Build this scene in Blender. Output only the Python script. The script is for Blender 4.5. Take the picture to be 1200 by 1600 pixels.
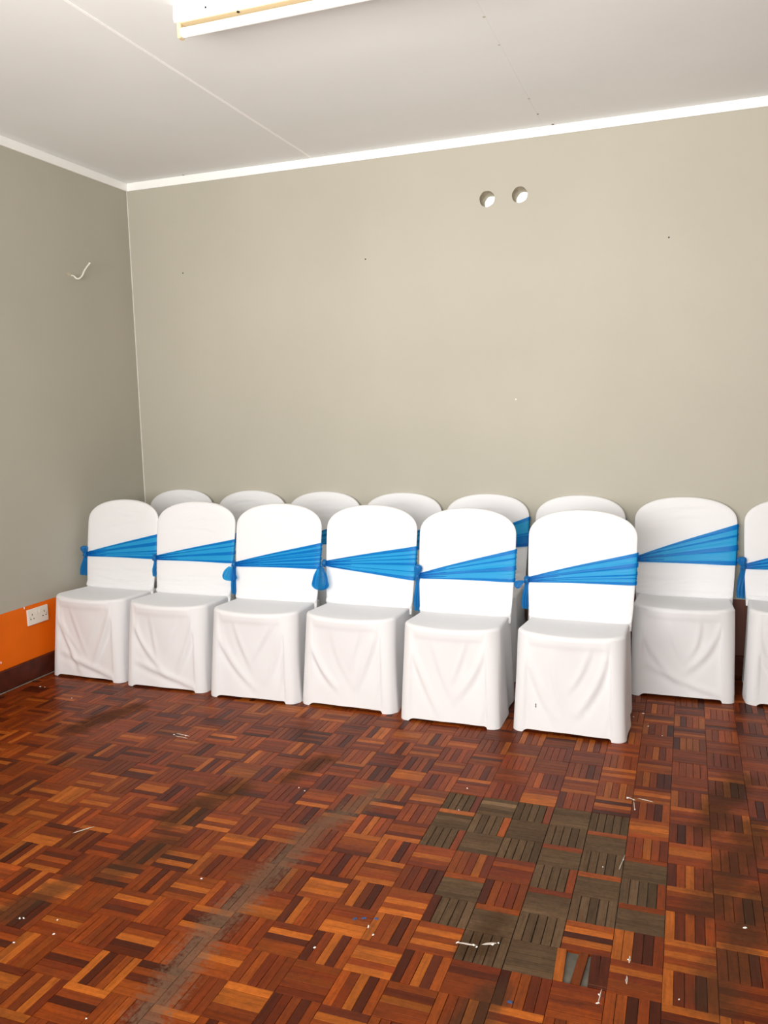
import bpy, math, random
import numpy as np
from mathutils import Vector, Matrix

for o in list(bpy.data.objects):
    bpy.data.objects.remove(o)
SC = bpy.context.scene
COL = SC.collection

# ------------------------------------------------------------------ camera
F_PX = 1293.03
CAM = np.array([3.2552, -4.4202, 1.4])
YAW, PITCH, ROLL = 0.3528, -0.1269, -0.0233
def cam_axes():
    cy, sy = math.cos(YAW), math.sin(YAW)
    f = np.array([-sy * math.cos(PITCH), cy * math.cos(PITCH), math.sin(PITCH)])
    r = np.array([cy, sy, 0.0]); u = np.cross(r, f)
    c, s = math.cos(ROLL), math.sin(ROLL)
    return r * c + u * s, -r * s + u * c, f
CR, CU, CF = cam_axes()
cd = bpy.data.cameras.new('camera')
cd.sensor_fit = 'VERTICAL'; cd.sensor_height = 36.0; cd.lens = F_PX * 36.0 / 1600.0
cd.clip_start = 0.05; cd.clip_end = 200
cam = bpy.data.objects.new('camera', cd); COL.objects.link(cam)
cam.matrix_world = Matrix(((CR[0], CU[0], -CF[0], CAM[0]), (CR[1], CU[1], -CF[1], CAM[1]),
                           (CR[2], CU[2], -CF[2], CAM[2]), (0, 0, 0, 1)))
SC.camera = cam

# ------------------------------------------------------------------ world, light, exposure
world = bpy.data.worlds.new('sky'); SC.world = world; world.use_nodes = True
bg = world.node_tree.nodes['Background']
bg.inputs[0].default_value = (0.93, 0.97, 1.0, 1); bg.inputs[1].default_value = 2.2

def area_light(name, loc, rot, sx, sy, power, color, spread=180):
    l = bpy.data.lights.new(name, 'AREA'); l.shape = 'RECTANGLE'; l.size = sx; l.size_y = sy
    l.energy = power; l.color = color; l.spread = math.radians(spread)
    o = bpy.data.objects.new(name, l); COL.objects.link(o)
    o.location = loc; o.rotation_euler = rot
    return o
# daylight entering through the wide window behind the photographer
area_light('daylight_window', (2.35, -4.93, 1.50), (math.radians(93), 0, 0), 2.6, 1.2, 135, (1.0, 0.975, 0.94), 118)
# added fill lamp to brighten the ceiling, standing in for bounce off the ground outside
area_light('ceiling_fill', (2.35, -4.92, 1.50), (math.radians(132), 0, 0), 2.6, 1.2, 80, (1.0, 0.965, 0.925), 115)

SC.view_settings.view_transform = 'Standard'
SC.view_settings.look = 'None'
SC.view_settings.gamma = 1.0
SC.view_settings.use_curve_mapping = False
SC.view_settings.exposure = -0.58

RX, RY, RZ = 6.4, -5.0, 2.784        # room: x 0..RX, y RY..0, z 0..RZ
WT = 0.15                             # wall thickness

# ------------------------------------------------------------------ helpers
def tag(o, label=None, cat=None, group=None, kind=None):
    if label: o['label'] = label
    if cat: o['category'] = cat
    if group: o['group'] = group
    if kind: o['kind'] = kind
    return o
def link(name, me, mat=None, parent=None):
    o = bpy.data.objects.new(name, me); COL.objects.link(o)
    if mat is not None and me is not None and not me.materials: me.materials.append(mat)
    if parent is not None: o.parent = parent
    return o
def empty(name, loc=(0, 0, 0), rz=0.0):
    o = bpy.data.objects.new(name, None); COL.objects.link(o)
    o.location = loc; o.rotation_euler = (0, 0, rz); o.empty_display_size = 0.1
    return o
def mesh(name, V, Fc, smooth=False):
    me = bpy.data.meshes.new(name)
    me.from_pydata([tuple(map(float, v)) for v in V], [], [tuple(map(int, f)) for f in Fc])
    if smooth: me.polygons.foreach_set('use_smooth', [True] * len(me.polygons))
    me.update()
    return me
class MB:
    def __init__(s): s.v = []; s.f = []
    def add(s, V, Fc):
        b = len(s.v); s.v += [tuple(v) for v in V]; s.f += [tuple(i + b for i in f) for f in Fc]; return s
    def box(s, x0, x1, y0, y1, z0, z1, c=0.0):
        if c <= 0:
            V = [(x, y, z) for x in (x0, x1) for y in (y0, y1) for z in (z0, z1)]
            Fc = [(0, 1, 3, 2), (4, 6, 7, 5), (0, 4, 5, 1), (2, 3, 7, 6), (0, 2, 6, 4), (1, 5, 7, 3)]
            return s.add(V, Fc)
        V = []; idx = {}
        X = (x0, x1); Y = (y0, y1); Z = (z0, z1)
        for a in (0, 1):
            for b in (0, 1):
                for d in (0, 1):
                    sx, sy, sz = (1, -1)[a] * c, (1, -1)[b] * c, (1, -1)[d] * c
                    idx[a, b, d, 0] = len(V); V.append((X[a], Y[b] + sy, Z[d] + sz))
                    idx[a, b, d, 1] = len(V); V.append((X[a] + sx, Y[b], Z[d] + sz))
                    idx[a, b, d, 2] = len(V); V.append((X[a] + sx, Y[b] + sy, Z[d]))
        Fc = []
        for k in (0, 1):
            fx = [idx[k, 0, 0, 0], idx[k, 1, 0, 0], idx[k, 1, 1, 0], idx[k, 0, 1, 0]]
            fy = [idx[0, k, 0, 1], idx[0, k, 1, 1], idx[1, k, 1, 1], idx[1, k, 0, 1]]
            fz = [idx[0, 0, k, 2], idx[1, 0, k, 2], idx[1, 1, k, 2], idx[0, 1, k, 2]]
            for q in (fx, fy, fz): Fc.append(tuple(q) if k else tuple(reversed(q)))
        for a in (0, 1):
            for b in (0, 1):
                Fc.append((idx[a, b, 0, 0], idx[a, b, 0, 1], idx[a, b, 1, 1], idx[a, b, 1, 0]))
                Fc.append((idx[a, 0, b, 0], idx[a, 0, b, 2], idx[a, 1, b, 2], idx[a, 1, b, 0]))
                Fc.append((idx[0, a, b, 1], idx[0, a, b, 2], idx[1, a, b, 2], idx[1, a, b, 1]))
                for d in (0, 1): Fc.append((idx[a, b, d, 0], idx[a, b, d, 1], idx[a, b, d, 2]))
        return s.add(V, Fc)
    def tube(s, pts, r, n=10, caps=True):
        pts = [Vector(p) for p in pts]; rings = []
        rr = r if isinstance(r, (list, tuple)) else [r] * len(pts)
        up = Vector((0.31, 0.17, 0.93))
        for i, p in enumerate(pts):
            t = (pts[min(i + 1, len(pts) - 1)] - pts[max(i - 1, 0)]).normalized()
            a = t.cross(up).normalized(); b = t.cross(a)
            rings.append([p + (a * math.cos(2 * math.pi * k / n) + b * math.sin(2 * math.pi * k / n)) * rr[i] for k in range(n)])
        V = [tuple(q) for rg in rings for q in rg]
        Fc = [(i * n + k, i * n + (k + 1) % n, (i + 1) * n + (k + 1) % n, (i + 1) * n + k) for i in range(len(pts) - 1) for k in range(n)]
        if caps: Fc += [tuple(range(n))[::-1], tuple((len(pts) - 1) * n + k for k in range(n))]
        return s.add(V, Fc)
    def build(s, name, mat, parent=None, smooth=False):
        me = mesh(name, s.v, s.f, smooth)
        import bmesh
        bm = bmesh.new(); bm.from_mesh(me); bmesh.ops.recalc_face_normals(bm, faces=bm.faces); bm.to_mesh(me); bm.free()
        return link(name, me, mat, parent)

# ------------------------------------------------------------------ materials
def new_mat(name):
    m = bpy.data.materials.new(name); m.use_nodes = True
    nt = m.node_tree
    return m, nt, nt.nodes['Principled BSDF']
def N(nt, kind, **kw):
    n = nt.nodes.new(kind)
    for k, v in kw.items():
        if k.startswith('i_'):
            key = k[2:]; n.inputs[int(key) if key.isdigit() else key].default_value = v
        else: setattr(n, k, v)
    return n
def ramp(nt, src, stops):
    r = nt.nodes.new('ShaderNodeValToRGB'); el = r.color_ramp.elements
    while len(el) < len(stops): el.new(0.5)
    for e, (p, c) in zip(el, stops): e.position = p; e.color = c if len(c) == 4 else (*c, 1)
    nt.links.new(src, r.inputs[0]); return r
def mixc(nt, fac, a, b, mode='MIX'):
    m = nt.nodes.new('ShaderNodeMix'); m.data_type = 'RGBA'; m.blend_type = mode
    for s, v in ((m.inputs[0], fac), (m.inputs[6], a), (m.inputs[7], b)):
        if hasattr(v, 'is_linked'): nt.links.new(v, s)
        else: s.default_value = v if not isinstance(v, tuple) or len(v) == 4 else (*v, 1)
    return m.outputs[2]
def mth(nt, op, a, b=None, clamp=False):
    m = nt.nodes.new('ShaderNodeMath'); m.operation = op; m.use_clamp = clamp
    for s, v in ((m.inputs[0], a), (m.inputs[1], b)):
        if v is None: continue
        if hasattr(v, 'is_linked'): nt.links.new(v, s)
        else: s.default_value = v
    return m.outputs[0]
def simple(name, col, rough=0.6, var=0.0, vscale=8.0, bump=0.0, bscale=200.0, metal=0.0, spec=0.5):
    m, nt, b = new_mat(name)
    b.inputs['Roughness'].default_value = rough; b.inputs['Metallic'].default_value = metal
    b.inputs['Specular IOR Level'].default_value = spec
    pos = N(nt, 'ShaderNodeNewGeometry').outputs['Position']
    if var > 0:
        n = N(nt, 'ShaderNodeTexNoise', i_Scale=vscale, i_Detail=4.0); nt.links.new(pos, n.inputs['Vector'])
        lo = tuple(c * (1 - var) for c in col); hi = tuple(min(1, c * (1 + var)) for c in col)
        r = ramp(nt, n.outputs[0], [(0.3, lo), (0.7, hi)]); nt.links.new(r.outputs[0], b.inputs['Base Color'])
    else: b.inputs['Base Color'].default_value = (*col, 1)
    if bump > 0:
        n2 = N(nt, 'ShaderNodeTexNoise', i_Scale=bscale, i_Detail=2.0); nt.links.new(pos, n2.inputs['Vector'])
        bp = N(nt, 'ShaderNodeBump', i_Strength=bump, i_Distance=0.002)
        nt.links.new(n2.outputs[0], bp.inputs['Height']); nt.links.new(bp.outputs[0], b.inputs['Normal'])
    return m
GREYP = (0.445, 0.422, 0.352)
def wall_mat(name, dado):
    m, nt, b = new_mat(name)
    b.inputs['Roughness'].default_value = 0.7; b.inputs['Specular IOR Level'].default_value = 0.2
    pos = N(nt, 'ShaderNodeNewGeometry').outputs['Position']
    n = N(nt, 'ShaderNodeTexNoise', i_Scale=1.3, i_Detail=5.0); nt.links.new(pos, n.inputs['Vector'])
    g = ramp(nt, n.outputs[0], [(0.25, tuple(c * 0.95 for c in GREYP)), (0.75, tuple(c * 1.04 for c in GREYP))]).outputs[0]
    # faint scuffs where hands and furniture rubbed the paint
    n3 = N(nt, 'ShaderNodeTexNoise', i_Scale=5.0, i_Detail=6.0, i_Roughness=0.7); nt.links.new(pos, n3.inputs['Vector'])
    sc = ramp(nt, n3.outputs[0], [(0.60, (0, 0, 0)), (0.80, (1, 1, 1))]).outputs[0]
    g = mixc(nt, mth(nt, 'MULTIPLY', sc, 0.25), g, tuple(c * 0.86 for c in GREYP))
    sep = N(nt, 'ShaderNodeSeparateXYZ'); nt.links.new(pos, sep.inputs[0])
    n4 = N(nt, 'ShaderNodeTexNoise', i_Scale=40.0); nt.links.new(pos, n4.inputs['Vector'])
    z = mth(nt, 'ADD', sep.outputs[2], mth(nt, 'MULTIPLY', n4.outputs[0], 0.003))
    up = mth(nt, 'GREATER_THAN', z, 0.400)
    nd = N(nt, 'ShaderNodeTexNoise', i_Scale=4.0, i_Detail=3.0); nt.links.new(pos, nd.inputs['Vector'])
    dd = ramp(nt, nd.outputs[0], [(0.3, tuple(c * 0.9 for c in dado)), (0.7, dado)]).outputs[0]
    nt.links.new(mixc(nt, up, dd, g), b.inputs['Base Color'])
    n2 = N(nt, 'ShaderNodeTexNoise', i_Scale=140.0, i_Detail=3.0); nt.links.new(pos, n2.inputs['Vector'])
    bp = N(nt, 'ShaderNodeBump', i_Strength=0.12, i_Distance=0.002)
    nt.links.new(n2.outputs[0], bp.inputs['Height']); nt.links.new(bp.outputs[0], b.inputs['Normal'])
    return m
M = {}
M['wall_left'] = wall_mat('grey_wall_orange_dado', (0.86, 0.155, 0.001))
M['wall_back'] = wall_mat('grey_wall_brown_dado', (0.17, 0.075, 0.055))
M['ceiling'] = simple('ceiling_paint', (0.81, 0.815, 0.80), 0.85, 0.03, 1.2, 0.08, 60)
M['trim'] = simple('white_gloss_trim', (0.93, 0.93, 0.90), 0.4, 0.02, 6)
M['seam'] = simple('ceiling_seam_filler', (0.97, 0.96, 0.93), 0.6, 0.02, 9)
M['skirting'] = simple('brown_varnished_skirting', (0.075, 0.016, 0.008), 0.45, 0.35, 14, spec=0.2)
M['hole'] = simple('raw_plaster', (0.52, 0.46, 0.34), 0.9, 0.2, 60, 0.5, 120)
M['black'] = simple('dark_slot', (0.012, 0.011, 0.010), 0.7)
M['plastic'] = simple('ivory_plastic', (0.80, 0.77, 0.68), 0.35)
M['enamel'] = simple('white_enamel', (0.88, 0.88, 0.86), 0.4, 0.02, 10)
M['cream'] = simple('aged_cream_plastic_and_shade', (0.70, 0.55, 0.33), 0.45)  # lampholder plastic; also colours the painted shade under the lamp housing
M['tube'] = simple('white_glass_tube', (0.93, 0.93, 0.90), 0.18)
M['metal'] = simple('cap_metal', (0.6, 0.6, 0.6), 0.3, metal=1.0)
M['grout'] = simple('grey_skirting_gap_filler', (0.20, 0.18, 0.15), 0.9, 0.3, 30)
M['caulk'] = simple('pale_corner_filler', (0.62, 0.60, 0.55), 0.7, 0.1, 12)
M['mastic'] = simple('pale_floor_mastic', (0.10, 0.085, 0.065), 0.9, 0.4, 20)
M['dirt'] = simple('grey_dirt_mark', (0.22, 0.20, 0.19), 0.9)
M['fleck'] = simple('white_paint_fleck', (0.85, 0.83, 0.78), 0.6)
M['streak'] = simple('dull_paint_streak', (0.52, 0.45, 0.38), 0.7)
M['bluefleck'] = simple('blue_paint_spot', (0.02, 0.055, 0.16), 0.5)
def fabric():
    m, nt, b = new_mat('white_stretch_fabric')
    b.inputs['Base Color'].default_value = (0.775, 0.775, 0.785, 1)
    b.inputs['Roughness'].default_value = 0.85; b.inputs['Specular IOR Level'].default_value = 0.2
    b.inputs['Sheen Weight'].default_value = 0.15
    pos = N(nt, 'ShaderNodeTexCoord').outputs['Object']
    n = N(nt, 'ShaderNodeTexNoise', i_Scale=260.0, i_Detail=1.0); nt.links.new(pos, n.inputs['Vector'])
    bp = N(nt, 'ShaderNodeBump', i_Strength=0.08, i_Distance=0.001)
    nt.links.new(n.outputs[0], bp.inputs['Height']); nt.links.new(bp.outputs[0], b.inputs['Normal'])
    return m
M['fabric'] = fabric()
def organza(name, see):
    m, nt, b = new_mat(name)
    b.inputs['Base Color'].default_value = (0.003, 0.21, 0.56, 1)
    b.inputs['Roughness'].default_value = 0.38; b.inputs['Sheen Weight'].default_value = 0.2
    tr = N(nt, 'ShaderNodeBsdfTransparent'); tr.inputs[0].default_value = (0.24, 0.80, 1.0, 1)
    tl = N(nt, 'ShaderNodeBsdfTranslucent'); tl.inputs[0].default_value = (0.008, 0.26, 0.6, 1)
    m1 = N(nt, 'ShaderNodeMixShader', i_0=0.3); nt.links.new(b.outputs[0], m1.inputs[1]); nt.links.new(tl.outputs[0], m1.inputs[2])
    m2 = N(nt, 'ShaderNodeMixShader', i_0=see); nt.links.new(m1.outputs[0], m2.inputs[1]); nt.links.new(tr.outputs[0], m2.inputs[2])
    nt.links.new(m2.outputs[0], nt.nodes['Material Output'].inputs[0])
    return m
M['organza'] = organza('blue_organza', 0.66)
M['organza_folded'] = organza('blue_organza_folded', 0.30)

# floor data taken down from the floor itself: tones of single strips (world x, y)
BRIGHT = [(3.032,-2.332),(3.033,-2.369),(2.983,-2.46),(3.02,-2.457),(3.287,-2.398),(3.415,-2.284),(3.122,-2.371),(3.238,-2.459),(3.292,-2.288),(3.153,-2.446),(3.292,-2.543),(2.522,-2.363),(2.523,-2.404),(2.262,-2.489),(2.406,-2.522),(2.384,-2.5),(2.643,-2.454),(2.655,-2.493),(2.522,-2.586),(2.525,-2.653),(2.265,-2.587),(2.407,-2.624),(2.667,-2.59),(2.482,-2.83),(2.868,-2.687),(2.319,-2.817),(1.63,-2.805),(1.629,-2.731),(1.869,-2.727),(1.801,-2.925),(2.166,-2.92),(2.275,-2.862),(2.244,-2.819),(2.171,-2.736),(2.005,-2.563),(1.882,-2.848),(1.955,-2.883),(1.864,-2.937),(3.022,-1.335),(2.899,-1.429),(3.122,-1.467),(3.166,-1.462),(3.267,-1.538),(3.022,-1.599),(3.154,-1.697),(3.163,-1.738),(3.268,-1.808),(3.269,-1.84),(3.287,-1.947),(3.247,-2.058),(3.467,-1.583),(2.796,-1.62),(2.423,-1.746),(2.26,-1.83),(2.268,-2.036),(2.348,-2.108),(2.404,-2.181),(2.415,-2.286),(2.258,-2.337),(2.258,-2.383),(2.398,-2.023),(2.521,-1.789),(2.521,-1.547),(1.988,-1.89),(2.369,-2.324),(2.165,-1.712),(1.63,-2.474),(1.884,-2.487),(1.114,-2.256),(1.361,-2.264),(1.653,-2.126),(1.636,-1.949),(1.489,-2.08),(1.376,-1.949),(1.198,-1.995),(1.323,-2.116),(1.305,-2.508),(1.429,-2.605),(1.853,-2.358),(1.759,-2.092),(1.755,-2.139)]
DARK = [(3.034,-2.35),(3.189,-2.349),(3.163,-2.349),(3.056,-2.478),(3.087,-2.476),(3.306,-2.467),(3.162,-2.589),(3.218,-2.571),(2.224,-2.481),(2.429,-2.393),(2.355,-2.605),(2.555,-2.53),(2.606,-2.61),(2.567,-2.719),(2.861,-2.607),(2.597,-2.381),(2.349,-2.83),(1.888,-2.994),(1.88,-2.76),(2.002,-2.817),(1.527,-2.79),(1.539,-2.755),(2.026,-2.607),(1.872,-2.869),(3.198,-1.576),(3.274,-1.702),(2.158,-1.602),(2.195,-1.61),(2.291,-2.218),(2.043,-1.987),(2.443,-2.091),(1.243,-2.488),(1.833,-2.339),(1.664,-2.393),(1.708,-2.515)]
GREY = [(2.904,-2.239),(2.905,-2.369),(2.917,-2.482),(2.997,-2.23),(3.151,-2.137),(3.162,-2.232),(2.661,-2.37),(2.738,-2.314),(2.76,-2.454),(2.803,-2.334),(2.831,-2.467),(2.759,-2.517),(2.784,-1.722),(2.795,-1.825),(2.799,-1.964),(2.907,-1.969),(2.91,-1.744),(2.918,-1.837),(3.026,-1.715),(3.03,-1.836),(3.042,-1.964),(3.148,-1.967),(3.154,-2.071),(2.888,-2.099),(3.029,-2.088),(2.534,-1.719),(2.641,-1.719),(2.661,-1.838),(2.516,-1.853),(2.513,-1.972),(2.652,-1.956),(2.649,-2.211),(2.748,-1.98)]
FLECK = [(1.178,-1.495),(1.235,-1.492),(1.925,-1.793),(1.957,-1.81),(2.47,-2.486),(2.495,-2.515),(2.368,-2.612),(1.526,-2.755),(1.536,-2.751),(1.634,-2.728),(1.669,-2.782),(1.592,-2.845),(2.535,-1.781),(2.522,-1.612),(3.098,-1.936),(3.042,-1.995),(3.103,-1.524),(3.112,-1.595),(3.085,-1.515),(3.427,-2.179),(3.145,-2.407),(3.144,-2.489),(3.087,-2.559),(3.086,-2.588),(3.265,-2.516),(2.717,-2.476),(2.759,-2.473),(2.806,-2.455),(2.819,-2.445),(0.131,-1.152),(0.161,-1.153),(0.413,-1.246),(3.094,-0.663),(3.182,-0.903),(3.055,-0.715),(3.122,-0.811),(2.263,-0.951),(1.907,-2.426),(1.968,-3.012),(2.769,-2.478)]
BLUE = [(2.423,-2.465),(2.445,-2.455),(2.478,-2.447),(2.891,-2.649)]
LANE = [(2.235,-1.718),(2.116,-2.025),(2.084,-2.411),(2.064,-2.624),(2.101,-2.963)]
DOTS = [(1.553,0.0,2.213),(0.37,0.0,2.226),(3.147,0.0,2.188),(2.391,0.0,1.421),(2.189,0.0,2.626)]
SMEARS = [(3.40,-1.45,.12,.2),(3.42,-1.85,.13,.25),(3.41,-2.25,.12,.25),(1.50,-2.65,.10,.10),(1.66,-2.38,.13,.10),(1.66,-2.0,.14,.14),(2.83,-2.70,.09,.08),(1.88,-1.63,.10,.1),(2.78,-2.42,.09,.07),(0.75,-1.42,.14,.15)]
STREAK = [(1.178,-1.48,1.255,-1.492,0.0022),(1.19,-1.505,1.26,-1.515,0.0015),(2.717,-2.477,2.765,-2.472,0.0025),(2.775,-2.465,2.82,-2.445,0.0031),(3.08,-1.51,3.108,-1.525,0.0022),(3.105,-1.54,3.112,-1.60,0.0022),(3.145,-2.39,3.147,-2.42,0.0025),(3.143,-2.47,3.146,-2.50,0.0025),(3.09,-2.54,3.087,-2.585,0.0022),(3.10,-1.91,3.09,-1.99,0.0019),(3.12,-1.51,3.17,-1.52,0.0019),(1.335,-2.335,1.385,-2.26,.0014)]
def parquet_mat():
    m, nt, b = new_mat('parquet_wood')
    at = N(nt, 'ShaderNodeAttribute', attribute_name='tone')
    uv = N(nt, 'ShaderNodeUVMap'); uv.uv_map = 'UVMap'
    mp = N(nt, 'ShaderNodeMapping'); mp.inputs['Scale'].default_value = (9.0, 130.0, 1.0); nt.links.new(uv.outputs[0], mp.inputs[0])
    gr = N(nt, 'ShaderNodeTexNoise', i_Scale=1.0, i_Detail=5.0, i_Roughness=0.65, i_Distortion=0.4); nt.links.new(mp.outputs[0], gr.inputs['Vector'])
    g = ramp(nt, gr.outputs[0], [(0.25, (0.55, 0.55, 0.55)), (0.55, (1, 1, 1)), (0.8, (1.28, 1.22, 1.15))]).outputs[0]
    col = mixc(nt, 1.0, at.outputs['Color'], g, 'MULTIPLY')
    pos = N(nt, 'ShaderNodeNewGeometry').outputs['Position']
    # worn lane and scuffed patches: stains with a shape of their own
    n1 = N(nt, 'ShaderNodeTexNoise', i_Scale=9.0, i_Detail=6.0, i_Roughness=0.7); nt.links.new(pos, n1.inputs['Vector'])
    nf = N(nt, 'ShaderNodeTexNoise', i_Scale=70.0, i_Detail=4.0, i_Roughness=0.7); nt.links.new(pos, nf.inputs['Vector'])
    sep = N(nt, 'ShaderNodeSeparateXYZ'); nt.links.new(pos, sep.inputs[0])
    px, py = sep.outputs[0], sep.outputs[1]
    def seg(ax, ay, bx, by, w):      # soft mask around a segment on the floor
        dx, dy = bx - ax, by - ay; L2 = dx * dx + dy * dy
        t = mth(nt, 'ADD', mth(nt, 'MULTIPLY', mth(nt, 'SUBTRACT', px, ax), dx / L2), mth(nt, 'MULTIPLY', mth(nt, 'SUBTRACT', py, ay), dy / L2), True)
        ex = mth(nt, 'SUBTRACT', px, mth(nt, 'ADD', mth(nt, 'MULTIPLY', t, dx), ax))
        ey = mth(nt, 'SUBTRACT', py, mth(nt, 'ADD', mth(nt, 'MULTIPLY', t, dy), ay))
        d = mth(nt, 'SQRT', mth(nt, 'ADD', mth(nt, 'MULTIPLY', ex, ex), mth(nt, 'MULTIPLY', ey, ey)))
        return mth(nt, 'SUBTRACT', 1.0, mth(nt, 'DIVIDE', d, w), True)
    mask = None
    for a, c in zip(LANE[:-1], LANE[1:]):
        s = seg(*a, *c, 0.10); mask = s if mask is None else mth(nt, 'MAXIMUM', mask, s)
    lane = mth(nt, 'MULTIPLY', mth(nt, 'ADD', mask, mth(nt, 'MULTIPLY', mth(nt, 'SUBTRACT', nf.outputs[0], 0.66), 2.2)), 2.2, True)
    sm = None
    for (x, y, w, ln) in SMEARS:
        s = seg(x - ln * 0.3, y - ln, x + ln * 0.3, y + ln, w); sm = s if sm is None else mth(nt, 'MAXIMUM', sm, s)
    smear = mth(nt, 'MULTIPLY', mth(nt, 'ADD', sm, mth(nt, 'SUBTRACT', n1.outputs[0], 0.85)), 2.2, True)
    col = mixc(nt, mth(nt, 'MULTIPLY', smear, 0.62), col, (0.05, 0.026, 0.012))
    col = mixc(nt, mth(nt, 'MULTIPLY', lane, 0.72), col, (0.15, 0.088, 0.054))
    col = mixc(nt, 1.0, col, ramp(nt, nf.outputs[0], [(0.30, (0.78, 0.76, 0.74)), (0.52, (1, 1, 1)), (0.75, (1.12, 1.12, 1.12))]).outputs[0], 'MULTIPLY')
    # overall film of dirt
    dirt = ramp(nt, n1.outputs[0], [(0.42, (0, 0, 0)), (0.75, (1, 1, 1))]).outputs[0]
    col = mixc(nt, mth(nt, 'MULTIPLY', dirt, 0.35), col, (0.05, 0.02, 0.009))
    # fine scratches
    ms = N(nt, 'ShaderNodeMapping'); ms.inputs['Rotation'].default_value = (0, 0, 1.15); ms.inputs['Scale'].default_value = (3.0, 60.0, 1.0); nt.links.new(pos, ms.inputs[0])
    ns = N(nt, 'ShaderNodeTexNoise', i_Scale=1.6, i_Detail=3.0, i_Distortion=0.6); nt.links.new(ms.outputs[0], ns.inputs['Vector'])
    scr = ramp(nt, ns.outputs[0], [(0.735, (0, 0, 0)), (0.755, (1, 1, 1))]).outputs[0]
    col = mixc(nt, mth(nt, 'MULTIPLY', scr, 0.3), col, (0.25, 0.13, 0.07))
    nt.links.new(col, b.inputs['Base Color'])
    r0 = mth(nt, 'ADD', 0.26, mth(nt, 'MULTIPLY', n1.outputs[0], 0.16))
    r1 = mth(nt, 'ADD', r0, mth(nt, 'MULTIPLY', mth(nt, 'MAXIMUM', lane, smear), 0.3))
    r2 = mth(nt, 'ADD', r1, mth(nt, 'MULTIPLY', at.outputs['Alpha'], 0.28), True)   # alpha = bare weathered wood
    nt.links.new(r2, b.inputs['Roughness'])
    b.inputs['Specular IOR Level'].default_value = 0.10
    bp = N(nt, 'ShaderNodeBump', i_Strength=0.15, i_Distance=0.002)
    nt.links.new(mth(nt, 'ADD', gr.outputs[0], mth(nt, 'MULTIPLY', nf.outputs[0], 0.6)), bp.inputs['Height']); nt.links.new(bp.outputs[0], b.inputs['Normal'])
    return m
M['parquet'] = parquet_mat()

# ------------------------------------------------------------------ room shell
random.seed(5)
def structure(mb, name, mat): return tag(mb.build(name, mat), kind='structure')

# back wall with two bored vent holes through it
HOLES = [(2.242, 2.4635), (2.4136, 2.4665)]; HR = 0.0405; HP = 0.07; HZ = 2.465; BT = 0.12      # the back wall is 12 cm thick
mb = MB()
xs = [-WT, HOLES[0][0] - HP, HOLES[0][0] + HP, HOLES[1][0] - HP, HOLES[1][0] + HP, RX + WT]
zs = [-0.05, HZ - HP, HZ + HP, RZ + 0.06]
for i in range(5):
    for j in range(3):
        if j == 1 and i in (1, 3): continue
        for y in (0.0, BT):
            mb.add([(xs[i], y, zs[j]), (xs[i + 1], y, zs[j]), (xs[i + 1], y, zs[j + 1]), (xs[i], y, zs[j + 1])], [(0, 1, 2, 3) if y == 0 else (3, 2, 1, 0)])
n = 64
for (hx, hz) in HOLES:
    for y in (0.0, BT):
        V = []
        for k in range(n):
            a = 2 * math.pi * k / n; c, s = math.cos(a), math.sin(a); q = HP / max(abs(c), abs(s))
            wob = 1 + 0.02 * math.sin(3 * a + hx * 9) + 0.012 * math.sin(7 * a)
            V.append((hx + HR * wob * c, y, hz + HR * wob * s))
            ox, oz = hx + q * c, HZ + q * s
            V.append((ox, y, oz))
        mb.add(V, [(2 * k, 2 * k + 1, 2 * ((k + 1) % n) + 1, 2 * ((k + 1) % n)) for k in range(n)])
mb.add([(-WT, 0, RZ + .06), (RX + WT, 0, RZ + .06), (RX + WT, BT, RZ + .06), (-WT, BT, RZ + .06)], [(0, 1, 2, 3)])
wall_back = structure(mb, 'wall_back', M['wall_back'])
for (hx, hz) in HOLES:
    rows = [(0.0, 1.0), (0.015, 0.985), (0.035, 1.0), (0.06, 0.97), (0.09, 0.985), (0.12, 0.96)]
    V = []
    for (y, q) in rows:
        for k in range(n):
            a = 2 * math.pi * k / n; wob = 1 + 0.02 * math.sin(3 * a + hx * 9) + 0.012 * math.sin(7 * a)
            V.append((hx + HR * wob * q * math.cos(a), y, hz + HR * wob * q * math.sin(a)))
    Fc = [(r * n + k, r * n + (k + 1) % n, (r + 1) * n + (k + 1) % n, (r + 1) * n + k) for r in range(len(rows) - 1) for k in range(n)]
    o = link('vent_hole', mesh('vent_hole', V, Fc, True), M['hole'], wall_back)
    o['label'] = 'bare plaster lining of a round hole bored through the wall'
for (x, y, z) in DOTS[:4]:
    V = [(x + 0.004 * math.cos(a) * (1 + .2 * math.sin(3 * a)), -0.0012, z + 0.004 * math.sin(a)) for a in [k * math.pi / 5 for k in range(10)]] + [(x, -0.0005, z)]
    link('nail_hole', mesh('nail_hole', V, [(k, (k + 1) % 10, 10) for k in range(10)]), M['black'] if z > 1.6 else M['fleck'], wall_back)

wall_left = structure(MB().box(-WT, 0, RY - WT, 0, -0.05, RZ + 0.06), 'wall_left', M['wall_left'])
structure(MB().box(RX, RX + WT, RY - WT, 0, -0.05, RZ + 0.06), 'wall_right', M['wall_left'])
mb = MB()                                  # wall behind the photographer with a wide window
mb.box(0, 1.0, RY - WT, RY, -0.05, RZ + .06); mb.box(3.7, RX, RY - WT, RY, -0.05, RZ + .06)
mb.box(1.0, 3.7, RY - WT, RY, 2.2, RZ + .06); mb.box(1.0, 3.7, RY - WT, RY, -0.05, 0.9)
structure(mb, 'wall_front', M['wall_left'])
mb = MB()
for x in (1.0, 1.88, 2.77, 3.65): mb.box(x, x + .05, RY - .10, RY - .05, 0.9, 2.2)
mb.box(1.0, 3.7, RY - .10, RY - .05, 0.9, 0.95); mb.box(1.0, 3.7, RY - .10, RY - .05, 2.15, 2.2)
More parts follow.
